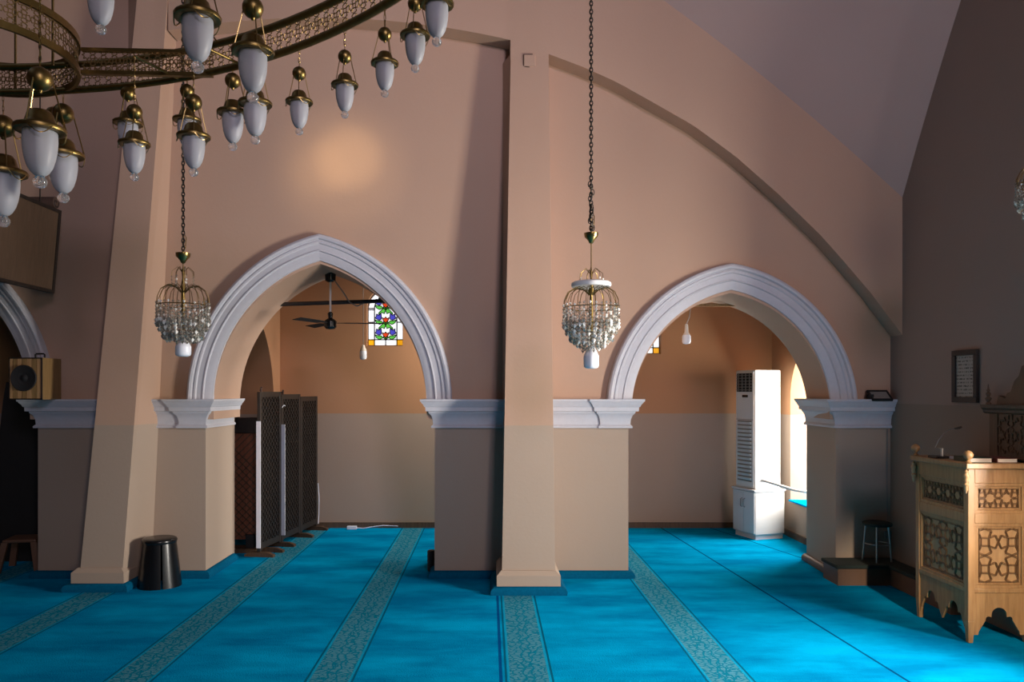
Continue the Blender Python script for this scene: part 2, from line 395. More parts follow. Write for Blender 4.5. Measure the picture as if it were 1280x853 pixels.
# archivolts
AV = [(.255,.01),(.255,-.045),(.245,-.068),(.225,-.078),(.205,-.072),(.198,-.055),(.190,-.050),(.182,-.060),(.165,-.058),(.155,-.046),(.105,-.044),(.098,-.052),(.090,-.052),(.082,-.036),(.03,-.032),(.018,-.026),(.0,-.022),(-.002,.01)]
for A in ARCH:
    mb = MB(); w_, h_ = A['w'], A['h']; dz_ = A['dz']; e_ = (h_*h_+2*h_*dz_-w_*w_)/(2*w_); R = sqrt((w_+e_)**2+dz_*dz_); N = 28; m = len(AV)
    rows = []
    for side in (-1, 1):
        for k in range(N+1):
            t = k/N if side < 0 else 1-k/N
            row = []
            for (o, y) in AV:
                a0 = math.asin(dz_/(R+o)); a = a0+t*(acos(e_/(R+o))-a0)
                row.append((A['cx']+side*((R+o)*cos(a)-e_), YR+y, ZI-dz_+(R+o)*sin(a)))
            rows.append(row)
    vs = [v for r in rows for v in r]
    fs = [(i*m+j, (i+1)*m+j, (i+1)*m+j+1, i*m+j+1) for i in range(len(rows)-1) for j in range(m-1)]
    mb.add(vs, fs); tag(mb.build('trim_2', 'white', smooth=35), kind='structure')
# right wall with the tall window that lights the nave
def right_wall(x0, x1, y0, y1, wins, name, mat, topf):
    mb = MB(); step = .12
    cuts = sorted({y0, y1, *[c for w_ in wins for c in w_[:2]]})
    for a, b in zip(cuts, cuts[1:]):
        n = max(1, int((b-a)/step)); Y = [a+(b-a)*i/n for i in range(n+1)]
        hit = [w_ for w_ in wins if w_[0]-1e-6 <= a and b <= w_[1]+1e-6]
        if not hit: band(mb, Y, [0]*len(Y), [topf(y) for y in Y], x0, x1, 'y')
        else:
            _, _, zs, zt = hit[0]
            band(mb, Y, [0]*len(Y), [zs]*len(Y), x0, x1, 'y')
            if callable(zt):
                Y = [a+(b-a)*(1-cos(pi*i/40))/2 for i in range(41)]
                band(mb, Y, [zt(y) for y in Y], [topf(y) for y in Y], x0, x1, 'y')
            else: band(mb, Y, [zt]*len(Y), [topf(y) for y in Y], x0, x1, 'y')
    return tag(mb.build(name, mat, smooth=25), kind='structure')
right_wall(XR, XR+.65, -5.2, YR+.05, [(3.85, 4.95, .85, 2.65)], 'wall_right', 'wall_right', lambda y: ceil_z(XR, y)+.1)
wn = thing('window_3', 'tall barred window in the right wall out of view', None, (XR+.48, 4.40, .85), kind='structure')
mb = MB()
for k in range(3): mb.box(-.02, .02, -.53+k*.53-.02, -.53+k*.53+.02, 0, 1.8)
for k in range(4): mb.box(-.02, .02, -.55, .55, .02+k*.585-.02, .02+k*.585+.02)
mb.build('window_frame', 'white', wn)
# unseen left and near walls, darkened to cut bounced light
tag(MB().box(-9, -8.6, -5.3, YW, 0, 8.9).build('wall_left', 'board'), kind='structure')
mb = MB(); mb.box(-8.6, XR+.6, -5.6, -5.2, 0, 13.9)
tag(mb.build('wall_near', 'board'), kind='structure')
# aisle behind the arcade
FW = [(-1.415, 2.475, .245, .52), (2.10, 2.365, .245, .52)]   # stained windows: centre x, sill, half width, straight height
def win_top(cx, zs, hw, hs): return lambda x: zs+hs+sqrt(max(0, hw*hw-(x-cx)**2))*1.05
mb = MB(); cuts = [-8.6]
for f in FW: cuts += [f[0]-f[2], f[0]+f[2]]
cuts.append(4.6); 
for i, (a, b) in enumerate(zip(cuts, cuts[1:])):
    if i % 2 == 0: band(mb, [a, b], [0, 0], [4, 4], YW, YW+.35)
    else:
        f = FW[i//2]; X = [a+(b-a)*(1-cos(pi*k/24))/2 for k in range(25)]; tf = win_top(*f)
        band(mb, [a, b], [0, 0], [f[1]]*2, YW, YW+.35); band(mb, X, [tf(x) for x in X], [4]*25, YW, YW+.35)
tag(mb.build('wall_far', 'wall_aisle', smooth=25), kind='structure')
tag(MB().box(-2.75, 3.85, YW-.025, YW, 0, .075).build('baseboard_far', 'brown_skirt'), kind='structure')
tag(MB().box(-8.6, 4.6, YB-.05, YW+.3, 3.6, 3.8).build('ceiling_aisle', 'wall_aisle'), kind='structure')
nt = lambda y: 1.75+.95*arch_h((y-9.10)/.6, 1, 1.25)*.6
right_wall(3.85, 4.65, YB, YW, [(8.5, 9.70, .46, nt)], 'wall_aisle_right', 'wall_aisle', lambda y: 3.6)
tag(MB().box(3.82, 4.65, 8.51, 9.69, .455, .475).build('sill_carpet', 'carpet'), kind='structure')
tag(MB().box(3.825, 3.85, YB, YW, 0, .075).build('baseboard_aisle', 'brown_skirt'), kind='structure')
wn = thing('window_4', 'window at the back of the aisle niche', None, (4.62, 9.1, .47), kind='structure')
mb = MB()
for k in range(3): mb.box(-.015, .015, -.6+k*.6-.015, -.6+k*.6+.015, 0, 1.5)
for k in range(3): mb.box(-.015, .015, -.6, .6, k*.7, k*.7+.03)
mb.build('window_frame', 'white', wn)
xt = lambda y: 1.72+1.15*arch_h((y-9.26)/.77, 1, 1.3)*.72
mb = MB(); Y = [8.49+1.54*(1-cos(pi*k/40))/2 for k in range(41)]
band(mb, [YB, 8.49], [0, 0], [3.6, 3.6], -2.84, -3.3, 'y'); band(mb, Y, [xt(y) for y in Y], [3.6]*41, -2.84, -3.3, 'y'); band(mb, [10.03, YW], [0, 0], [3.6, 3.6], -2.84, -3.3, 'y')
tag(mb.build('wall_cross', 'wall_aisle', smooth=25), kind='structure')
# corner step along the right wall
st = thing('corner_step', 'low wooden corner step with dark felt top under the metal stool', 'step', (3.33, 7.25, 0))
MB().prism([(0,0),(.50,0),(.50,-.95),(.665,-.95),(.665,.315),(0,.315)], 'z', 0, .165).build('riser', 'brown_plastic', st)
MB().prism([(-.025,-.025),(.475,-.025),(.475,-.95),(.665,-.95),(.665,.315),(-.025,.315)], 'z', .165, .20).build('felt_top', 'dark_carpet', st, bevel=.008)

# stained-glass windows
def stained(n, f, lab):
    cx, zs, hw, hs = f
    root = thing('window_%d' % n, lab, None, (cx, YW+.10, zs), kind='structure')
    iw = hw-.012; s = iw/.22
    fr = MB(); R_ = hw; outl = [(-hw, 0), (hw, 0), (hw, hs)]+[(hw*cos(pi*k/16), hs+hw*1.05*sin(pi*k/16)) for k in range(1, 16)]+[(-hw, hs)]
    inn = [(-iw, .015), (iw, .015), (iw, hs)]+[(iw*cos(pi*k/16), hs+iw*1.05*sin(pi*k/16)) for k in range(1, 16)]+[(-iw, hs)]
    m = len(outl); vs = [(x,-.02,z) for x,z in outl]+[(x,-.02,z) for x,z in inn]+[(x,.02,z) for x,z in outl]+[(x,.02,z) for x,z in inn]
    fr.add(vs, [(i,(i+1)%m,m+(i+1)%m,m+i) for i in range(m)]+[(2*m+i,2*m+(i+1)%m,3*m+(i+1)%m,3*m+i) for i in range(m)]+[(m+i,m+(i+1)%m,3*m+(i+1)%m,3*m+i) for i in range(m)])
    fr.build('window_frame', 'brown_plastic', root)
    def pane(poly, mat, y=0.0, th=.006): return MB().prism(poly, 'y', y-th/2, y+th/2).build('pane', mat, root)
    lead = MB()
    def line(pts, r=.007, y=-.006):
        for a, b in zip(pts, pts[1:]): lead.bar((a[0],y,a[1]), (b[0],y,b[1]), r*2, .012, (0,1,0))
    bw, g = .075*s, .004
    top = lambda x: hs+1.05*sqrt(max(0, iw*iw-x*x))
    topi = lambda x: hs+1.05*sqrt(max(0, (iw-bw)**2-x*x))
    zb = .09
    for sx in (-1, 1):
        X = lambda u: sx*u
        pane([(X(iw),.015),(X(iw-bw),.015),(X(iw-bw),zb),(X(iw),zb)], 'pane_amber')
        zc = [zb, .33, .50, hs+.001]
        for a, b in zip(zc, zc[1:]): pane([(X(iw),a+g),(X(iw-bw),a+g),(X(iw-bw),b-g),(X(iw),b-g)], 'pane_white'); line([(X(iw),b),(X(iw-bw),b)])
        for k in range(3):
            A = [k*pi/6+.03, (k+1)*pi/6-.02]
            pane([(X(iw*cos(A[0])), hs+1.05*iw*sin(A[0])), (X(iw*cos(A[1])), hs+1.05*iw*sin(A[1])), (X((iw-bw)*cos(A[1])), hs+1.05*(iw-bw)*sin(A[1])), (X((iw-bw)*cos(A[0])), hs+1.05*(iw-bw)*sin(A[0]))], 'pane_white')
            a = (k+1)*pi/6; line([(X(iw*cos(a)), hs+1.05*iw*sin(a)), (X((iw-bw)*cos(a)), hs+1.05*(iw-bw)*sin(a))])
        line([(X(iw-bw), .015), (X(iw-bw), hs)]+[(X((iw-bw)*cos(k*pi/16)), hs+1.05*(iw-bw)*sin(k*pi/16)) for k in range(1, 9)])
        pane([(0+sx*g,.015),(X(iw-bw-g),.015),(X(iw-bw-g),zb-g),(sx*g,zb-g)], 'pane_white')
    line([(-iw, zb), (iw, zb)]); line([(0,.015),(0,zb)])
    # field behind the flowers
    q = iw-bw-g
    pane([(-q, zb+g), (q, zb+g), (q, hs)]+[(q*cos(k*pi/12), hs+1.05*q*sin(k*pi/12)) for k in range(1, 12)]+[(-q, hs)], 'pane_white', .006)
    # three stacked flowers
    for k in range(3):
        z0 = zb+.015+k*.205; u = q/.13
        def P(pts, mat, sx=1, r=.0052):
            pp = [(sx*x*u, z0+z) for x, z in pts]; pane(pp, mat, -.002); line(pp+pp[:1], r, -.008)
        P([(0,.012),(.030,.045),(.042,.085),(.016,.07),(0,.095),(-.016,.07),(-.042,.085),(-.030,.045)], 'pane_red')
        for sx in (-1, 1):
            P([(.03,.012),(.055,.04),(.09,.038),(.128,.055),(.112,.012),(.075,-.012)], 'pane_green', sx)
            P([(.052,.060),(.082,.048),(.126,.075),(.112,.10),(.110,.135),(.082,.115),(.055,.145),(.050,.10)], 'pane_blue', sx)
            P([(.0,.185),(.015,.135),(.048,.155),(.080,.125),(.085,.145),(.052,.185),(.02,.215)], 'pane_green', sx)
            P([(0,.008),(.026,.034),(.026,.010),(.006,-.012)], 'pane_green', sx)
    lead.build('lead_came', 'lead', root)
    return root
stained(1, FW[0], 'stained glass window with red flowers and green leaves in the left bay')
stained(2, FW[1], 'stained glass window mostly hidden behind the right arch edge')

# ================================================================== BIG BRASS CHANDELIER
K = 1.8; ZB = H+K
CC = Vector((-1.639*K, .639*K)); RB = 1.914*K
CS = Vector((-1.57*K, 2.28*K)); RS = .3*K
ch = thing('brass_chandelier', 'large aged brass ring chandelier with pierced star bands', 'chandelier', (CC.x, CC.y, ZB))
def ring_pts(c, r, z, n=120): return [(c[0]+r*cos(2*pi*i/n), c[1]+r*sin(2*pi*i/n), z) for i in range(n)]
def local(c): return (c[0]-CC.x, c[1]-CC.y)
def flat_ring(mb, c, r, z, h, th, n=120):
    vs = []
    for i in range(n):
        a = 2*pi*i/n
        for rr, zz in ((r-th/2,z),(r+th/2,z),(r+th/2,z+h),(r-th/2,z+h)): vs.append((c[0]+rr*cos(a), c[1]+rr*sin(a), zz))
    return mb.add(vs, [(4*i+k, 4*i+(k+1)%4, 4*((i+1)%n)+(k+1)%4, 4*((i+1)%n)+k) for i in range(n) for k in range(4)])
def girih(nx, ny, cell):
    """star-and-octagon strap lines over nx by ny cells: list of segments"""
    seg = []; th = radians(66); r = cell/2
    oct_a = pi/8; c = cell
    for i in range(nx):
        for j in range(ny):
            cx, cy = (i+.5)*c, (j+.5)*c
            al = pi/8; t = r*sin(al)/cos(th-al)
            Ms = []; Ps = []
            for k in range(8):
                a = k*pi/4
                Ms.append((cx+r*cos(a), cy+r*sin(a)))
                lx, ly = r-t*sin(th), t*cos(th); Ps.append((cx+lx*cos(a)-ly*sin(a), cy+lx*sin(a)+ly*cos(a)))
            for k in range(8): seg += [(Ms[k], Ps[k]), (Ps[k], Ms[(k+1) % 8])]
            # small square crossing at the cell corner
            qx, qy = (i+1)*c, (j+1)*c; rr = r*(sqrt(2)-1)*0+ (c/sqrt(2)-r)
            for k in range(4):
                a = pi/4+k*pi/2; b = a+pi/2
                seg.append(((qx+rr*cos(a), qy+rr*sin(a)), (qx+rr*cos(b), qy+rr*sin(b))))
    return seg
def lattice_ring(mb, c, r, z, h, wd=.0036):
    rows = 2; cell = h/rows; n = int(2*pi*r/cell); sc = 2*pi*r/(n*cell)
    # one column of cells repeated round the ring
    for (a, b) in girih(n, rows, cell):
        if max(a[1], b[1]) > h+.001: continue
        P = []
        for p in (a, b):
            an = p[0]*sc/r; P.append((c[0]+r*cos(an), c[1]+r*sin(an), z+p[1]))
        nrm = Vector((cos(a[0]*sc/r), sin(a[0]*sc/r), 0))
        A_, B_ = Vector(P[0]), Vector(P[1]); q = (B_-A_).cross(nrm)
        if q.length < 1e-6: continue
        q = q.normalized()*wd/2; nn = nrm*wd/2
        mb.add([A_-q-nn, A_+q-nn, A_+q+nn, A_-q+nn, B_-q-nn, B_+q-nn, B_+q+nn, B_-q+nn], [(0,1,5,4),(1,2,6,5),(2,3,7,6),(3,0,4,7)])
    return mb
hb = .165
MB().tube(ring_pts((0,0), RB, .012, 140), .021, 8, True).build('bottom_rail', 'brass', ch, 60)
MB().tube(ring_pts((0,0), RB, hb, 140), .021, 8, True).build('top_rail', 'brass', ch, 60)
lattice_ring(MB(), (0,0), RB, .02, hb-.02).build('star_lattice', 'bronze', ch)
sc_ = local(CS)
MB2 = MB(); flat_ring(MB2, sc_, RS, .0, .038, .018, 64); MB2.build('small_ring_rail', 'brass', ch, 40)
MB2 = MB(); flat_ring(MB2, sc_, RS, .165, .038, .018, 64); MB2.build('small_ring_rail', 'brass', ch, 40)
lattice_ring(MB(), sc_, RS-.004, .038, .13, .004).build('small_ring_lattice', 'bronze', ch)
# straight pierced beam from the small ring to the large ring
bx0 = Vector((sc_[0]+RS*.985, sc_[1]+.18)); bx1 = Vector((-.84*K-CC.x, 2.40*K-CC.y)); bx1 = bx0+(bx1-bx0)*.93
L_ = (bx1-bx0).length; d_ = (bx1-bx0).normalized()
MB().bar((bx0.x,bx0.y,.0), (bx1.x,bx1.y,.0), .03, .022).build('beam_rail', 'brass', ch)
MB().bar((bx0.x,bx0.y,.128), (bx1.x,bx1.y,.128), .03, .018).build('beam_rail', 'brass_bright', ch)
mb = MB(); nb = int(L_/.06)
for (a, b) in girih(nb, 2, .06):
    A_ = bx0+d_*min(a[0], L_); B_ = bx0+d_*min(b[0], L_)
    if max(a[1], b[1]) <= .1201: mb.bar((A_.x,A_.y,.011+a[1]), (B_.x,B_.y,.011+b[1]), .004, .004, (0,1,0))
mb.build('beam_lattice', 'bronze', ch)
# upper tier, spokes, suspension
ZU = .85
MB().tube(ring_pts((0,0), 1.18*K, ZU, 90), .025, 8, True).build('upper_ring', 'brass', ch, 60)
mb = MB()
for k in range(8):
    a = k*pi/4+.3; mb.tube([(0,0,ZU+.25), (.6*K*cos(a), .6*K*sin(a), ZU+.12), (1.18*K*cos(a), 1.18*K*sin(a), ZU)], .015, 6)
mb.build('upper_spokes', 'brass', ch, 60)
topz = ceil_z(CC.x, CC.y)-ZB
MB().lathe([(.03,ZU),(.09,ZU+.05),(.09,ZU+.35),(.03,ZU+.45),(.022,topz-.15),(.12,topz-.1),(.14,topz)], (0,0,0), 16).build('stem', 'brass', ch, 40)
for k in range(12):
    a = k*pi/6+.62; MB().tube([(RB*cos(a), RB*sin(a), hb), (1.18*K*cos(a), 1.18*K*sin(a), ZU)], .004, 5).build('suspension_cable', 'brass', ch)
for (sx, sy) in ((.72, .30), (-.1, .98), (-.85, -.3), (.05, -.95)):
    X0, Y0 = sc_[0]+RS*sx*.98, sc_[1]+RS*sy*.98
    v = Vector((X0, Y0)); e = v.normalized()*1.18*K
    MB().tube([(X0,Y0,.03), (X0,Y0,ZU+.05), (e.x,e.y,ZU)], .0075, 6).build('hanging_rod', 'brass', ch, 60)

# hanging frosted lamps
UN = .00417
def lamp(label, bxp, byp, Y, gpx, ztop, name='hanging_glass_lamp', xtop=None):
    s = gpx*Y/F/.0917*UN
    p = px(bxp, byp, Y)
    r = thing(name, label, 'lamp', p, random.uniform(0, 1), 'frosted glass lamps of the brass chandelier')
    if 'crown' in LAMP:
        def add(key, o=None):
            o = bpy.data.objects.new(key, LAMP[key]); COL.objects.link(o); o.parent = r; o.scale = (s/UN,)*3; return o
    else:
        z = lambda v: -v*UN
        def mk(key, mb, mat, sm=50):
            o = mb.build(key, mat, r, sm); LAMP[key] = o.data; o.scale = (s/UN,)*3; return o
        mk('ball', MB().ball((0,0,0), 8.5*UN, 16, 9).lathe([(2*UN, -z(-8)), (1.2*UN, -z(-10))], (0,0,0), 8), 'brass')
        cr = [(4,22),(6.5,22.5),(8.5,25),(9.5,29),(11,32.5),(13,33.5),(16.5,33.8),(17.2,35),(16.6,37),(13,37.8),(11,36.5),(10,36.5),(9,32),(6,25)]
        mk('crown', MB().lathe([(a*UN, z(b)) for a, b in cr], n=20), 'brass')
        gl = [(10,33),(11.2,38),(11.4,44),(11,50),(10,56),(8.4,61.5),(6.2,65.5),(4.2,67.5),(2.6,68.4)]
        mk('glass_shade', MB().lathe([(a*UN, z(b)) for a, b in gl], n=20), 'frost', 70)
        mk('glass_knob', MB().lathe([(a*UN, z(b)) for a, b in [(2.6,68.2),(3.0,69),(4.6,71),(4.9,72.8),(4.2,75),(2.4,76.6),(.5,77)]], n=14), 'clear', 70)
        mb = MB()
        for k in range(3):
            a = 2*pi*k/3+.4
            mb.tube([(8*UN*cos(a), 8*UN*sin(a), z(2)), (16.2*UN*cos(a), 16.2*UN*sin(a), z(34.5))], .55*UN, 5)
            b = a+.7
            mb.tube([(16.4*UN*cos(a+(b-a)*q*1.5), 16.4*UN*sin(a+(b-a)*q*1.5), z(35+7*sin(pi*q))) for q in [i/6 for i in range(7)]], .5*UN, 4)
        mk('side_chain', mb, 'brass_bright')
        add = None
    if add:
        for key in ('ball', 'crown', 'glass_shade', 'glass_knob', 'side_chain'): add(key)
    h = ztop-p.z
    if h > 0: MB().chain(0, 0, 8*s, h, .016, .0045, .0018).build('top_chain', 'brass_bright', r)
    return r
LAMP = {}
def on_ring(bxp, c, R, far=True, off=0):
    m = (bxp-611)/F; a = 1+m*m; b = -2*(m*c[0]+c[1]); q = c[0]**2+c[1]**2-(R-off)**2
    D = sqrt(max(0, b*b-4*a*q)); return (-b+(D if far else -D))/(2*a)
for lab, bx, by, g, off in (
    ('small frosted lamp hanging alone just right of the big front lamp', 374, 92, 22, 0),
    ('frosted lamp on the ring hanging directly above the warm light spot', 431, 71, 22, 0),
    ('frosted lamp next to the right of the one above the light spot', 481, 43, 22.5, 0),
    ('second frosted lamp from the right, lower of the overlapping pair', 519, 5, 24.5, 0),
    ('rightmost frosted lamp with its brass rim cut by the top edge', 546, -40, 28, 0),
    ('lamp partly hidden behind the big front lamp, right of its glass', 319, 86, 27, 0),
    ('frosted lamp below left of the big front lamp, ball just under the rail', 291, 101, 25, 0),
    ('nearer of two overlapping lamps above the left crystal chandelier', 242, 128, 26.5, .34),
    ('lamp mostly hidden behind the lamp over the left crystal chandelier', 234, 114, 22.5, 0),
    ('lower of two overlapping lamps in front of the left pilaster', 168, 140, 24.7, .34),
    ('upper lamp partly hidden behind another in front of left pilaster', 160, 117, 23, 0)):
    Yl = on_ring(bx, CC, RB, True, off); lamp(lab, bx, by, Yl, g, ZB)
    if off > .1:
        v = Vector(((bx-611)/F*Yl-CC.x, Yl-CC.y)); e = v.normalized()*RB
        MB().tube([(v.x, v.y, .0), (e.x, e.y, .006)], .008, 6).build('lamp_arm', 'brass', ch, 60)
for lab, bx, by, g, far in (
    ('large frosted lamp under right end of the small ring, ball on gold links', 79, 142, 32, True),
    ('frosted lamp hidden behind the lamp under the small ring', 67, 143, 24, True),
    ('leftmost frosted lamp cut by the left picture edge', 4, 158, 36, True)):
    lamp(lab, bx, by, on_ring(bx, CS, RS, far)+(.16 if bx == 67 else 0), g, ZB)
lamp('largest frosted lamp, in front of the small ring with big ball above', 50, 99, 3.0, 39, ZB+ZU)
lamp('big frosted lamp cut by the top edge above the ring', 247, -38, 2.36, 37, ZB+ZU)
lamp('big front lamp overlapping the curved rail with shiny ball', 316, 10, 2.56, 34, ZB+ZU)
lamp('lamp with only its clear knob showing at the top edge', 126, -62, 2.5, 30, ZB+ZU)

# ================================================================== CRYSTAL CHANDELIERS
def crystal(label, cx, Y, ycap, ytop, ybody, ybot, ybulb, wpx, disc, slack=False):
    X = (cx-611)/F*Y; z = lambda y: H+(490-y)/F*Y
    r = thing('crystal_chandelier', label, 'chandelier', (X, Y, z(ybulb)))
    o = z(ybulb); Z = lambda y: z(y)-o; q = Y/F; Rr = wpx/2*q
    zc = ceil_z(X, Y)-o
    mb = MB().chain(0, 0, Z(ycap), zc, .020, .011, .0052)
    if slack:
        zz = Z(ycap)
        for i in range(14): mb.link((.012*sin(i*1.3), .012*cos(i*1.7), zz+.02+i*.026), .022, .012, .004, i % 2)
    mb.build('chain', 'chain', r)
    hk = [(0,0,Z(ycap)+.02),(.018,0,Z(ycap)+.05),(.022,0,Z(ycap)+.13),(.010,0,Z(ycap)+.16),(.0,0,Z(ycap)+.13),(.008,0,Z(ycap)+.05)]
    MB().tube(hk, .0035, 5).build('hook', 'brass', r, 60)
    MB().lathe([(.006,Z(ycap)+.012),(9*q,Z(ycap)+.008),(8.5*q,Z(ycap+3)),(4*q,Z(ycap+8)),(2.5*q,Z(ycap+11)),(.005,Z(ycap+12))], n=14).build('canopy_cup', 'brass_bright', r, 50)
    MB().lathe([(.004,Z(ycap+12)),(.004,Z(ytop)),(.012,Z(ytop+6)),(.007,Z(ytop+14)),(.02,Z(ybody+2)),(.01,Z(ybody+8)),(.016,Z(ybody+30)),(.008,Z(ybot-8)),(.012,Z(ybot))], n=10).build('centre_stem', 'brass', r, 50)
    arms = MB()
    for k in range(20):   # umbrella of arms falling to the top hoop
        a = 2*pi*k/20; c, s_ = cos(a), sin(a)
        arms.tube([(Rr*t_*c, Rr*t_*s_, Z(ybody+18)+ (Z(ybody)-Z(ybody+18))*hh) for t_, hh in ((.08,.55),(.3,.95),(.6,1.05),(.85,.75),(.98,.2),(1,-.35))], .0028, 4)
    arms.tube(ring_pts((0,0), Rr, Z(ybody+24), 28), .004, 5, True)
    arms.tube(ring_pts((0,0), Rr*.74, Z(ybody+44), 24), .0035, 5, True)
    arms.tube(ring_pts((0,0), Rr*.5, Z(ybody+56), 20), .003, 5, True)
    arms.build('arm_cage', 'brass', r, 60)
    cr = MB()
    for k in range(7):
        a = 2*pi*k/7; c, s_ = cos(a), sin(a); w1 = Rr*.42
        cr.tube([(0,0,Z(ytop+8)),(w1*.5*c, w1*.5*s_, Z(ytop)),(w1*c, w1*s_, Z(ytop+6)),(w1*1.02*c, w1*1.02*s_, Z(ytop+12))], .0026, 4)
    cr.build('crown_arms', 'brass', r, 60)
    beads = MB(); bright = MB()
    def bead(x, y, z_, w1, h1):
        tgt = bright if random.random() < (.36 if disc else .2) else beads
        v = [(x, y, z_+h1)]+[(x+w1*cos(i*pi/2+x*50), y+w1*sin(i*pi/2+x*50), z_+h1*.15) for i in range(4)]+[(x, y, z_-h1)]
        tgt.add(v, [(0,1,2),(0,2,3),(0,3,4),(0,4,1),(5,2,1),(5,3,2),(5,4,3),(5,1,4)])
    for (fr, y0, y1, n, w1) in ((1, 20, 50, 32, 2.3), (.9, 26, 57, 28, 2.3), (.76, 36, 65, 24, 2.4), (.62, 44, 69, 20, 2.3), (.5, 54, ybot-ybody+2, 14, 2.2), (.3, 60, ybot-ybody+5, 9, 2.2)):
        for k in range(n):
            a = 2*pi*(k+random.random()*.3)/n; yy = y0+random.random()*3
            while yy < y1:
                big = yy > y1-8
                bead(Rr*fr*cos(a), Rr*fr*sin(a), Z(ybody+yy), (w1*1.15 if big else w1*.75)*q, (3.2 if big else 1.9)*q); yy += 4.4
    for k in range(7):
        a = 2*pi*k/7; w1 = Rr*.43
        for j in range(4): bead(w1*cos(a), w1*sin(a), Z(ytop+13+j*4), 1.3*q, 1.9*q)
    tag(beads.build('crystal_strands', 'crystal', r), kind='stuff'); tag(bright.build('crystal_drops', 'sparkle', r), kind='stuff')
    if disc: MB().lathe([(15*q,Z(disc+2)),(24*q,Z(disc+4)),(25*q,Z(disc+2)),(24.5*q,Z(disc-1)),(22*q,Z(disc-2.5)),(15*q,Z(disc-1))], n=32).build('white_disc', 'ac', r, 40)
    hb_ = (ybulb-ybot)
    b0 = ybot+1
    MB().lathe([(2.5*q,Z(b0-2)),(5*q,Z(b0)),(8.6*q,Z(b0+hb_*.30)),(9.4*q,Z(b0+hb_*.36)),(9.6*q,Z(b0+hb_*.42)),(9.4*q,Z(ybulb-3)),(8*q,Z(ybulb-1)),(5*q,Z(ybulb)),(.5*q,Z(ybulb))], n=18).build('bulb', 'bulb', r, 40)
    return r
crystal('gold crystal chandelier with white disc hanging on a long chain at centre', 739, 5.5, 293, 336, 361, 434, 461, 69, 355, True)
crystal('dull crystal chandelier with bare bulb beside the left arch', 229, 5.9, 318, 334, 358, 424, 446, 62, None)
crystal('crystal chandelier barely showing at the right picture edge', 1312, 5.0, 150, 178, 205, 268, 292, 70, None)

# ================================================================== FAN, TIE RODS, BULBS
Yk = 8.15
fan = thing('ceiling_fan', 'dark ceiling fan hanging from the left arch crown', 'fan', (px(413, 400, Yk).x, Yk, px(413, 412, Yk).z))
zf = lambda y: (412-y)/F*Yk
MB().lathe([(.03,zf(353)),(.055,zf(351)),(.062,zf(338)),(.066,zf(336)),(.066,zf(334))], n=20).build('canopy', 'black', fan, 40)
MB().lathe([(.011,zf(353)),(.011,zf(393))], n=10).build('down_rod', 'paper', fan, 40)
MB().lathe([(.012,zf(390)),(.03,zf(392)),(.022,zf(398)),(.05,zf(400)),(.068,zf(402)),(.066,zf(409)),(.045,zf(411.5)),(.01,zf(412))], n=20).build('motor', 'black', fan, 40)
for k in range(3):
    a = radians(6+120*k)
    m = Matrix.Rotation(a, 4, 'Z') @ Matrix.Rotation(.16, 4, 'X')
    MB().prism([(.05,-.012),(.14,-.02),(.17,-.05),(.56,-.06),(.56,.05),(.17,.04),(.14,.02),(.05,.012)], 'z', -.003, .003).xform(Matrix.Translation((0,0,zf(404))) @ m).build('blade', 'black_matt', fan)
tr = MB().tube([(-2.315, 8.30, 2.805), (-1.05, 8.30, 2.845)], .022, 8).build('tie_rod', 'wood_black', None, 60)
tag(tr, 'dark iron tie rod spanning the left arch behind the fan', 'tie rod')
tr = MB().bar((2.19, 8.25, 2.79), (2.72, 8.25, 2.79), .03, .028).build('tie_rod', 'wood_pale'); tag(tr, 'pale wooden bar across the crown of the right arch', 'bar')
def hbulb(label, x, ytop, ysock, yb0, yb1, wpx, Y, dx, name='pendant_bulb'):
    p = px(x, yb1, Y); r = thing(name, label, 'bulb', p); q = Y/F; z = lambda y: (yb1-y)*q
    MB().tube([(dx*q,0,z(ytop)), (dx*.8*q,0,z(ytop+.35*(ysock-ytop))), (.2*dx*q+.02*(dx > 0),0,z(ytop+.7*(ysock-ytop))), (0,0,z(ysock))], .005, 5).build('wire', 'grey', r)
    MB().lathe([(.5*q,z(ysock)),(2*q,z(ysock+1)),(2.6*q,z(yb0-3)),(4*q,z(yb0-1)),(4.2*q,z(yb0+1))], n=12).build('socket', 'paper', r, 40)
    MB().lathe([(wpx*.42*q,z(yb0)),(wpx*.5*q,z(yb0+2)),(wpx*.5*q,z(yb1-3)),(wpx*.4*q,z(yb1-.7)),(wpx*.1*q,z(yb1))], n=14).build('glass_bulb', 'bulb', r, 50)
hbulb('jar shaped pendant bulb hanging in the right arch', 858, 379, 405, 419, 430.5, 11, 8.25, 6)
hbulb('small dull bulb on a wire below the stained window', 454, 322, 431, 438, 450, 9, 9.9, 0)
# wire bracing from the fan canopy to the rod
tag(MB().tube([px(419, 352, 8.235), px(428, 364, 8.25), px(437, 378, 8.27), px(446, 383, 8.27), px(457, 378, 8.3)], .008, 6).build('electric_wire', 'grey', None, 60), 'loose wire drooping from fan canopy to the tie rod', 'wire')

# ================================================================== AIR CONDITIONER ON CABINET
ca = atan2(.3, .954)      # turn of the unit
N0 = Vector((3.315, 9.45, 0))
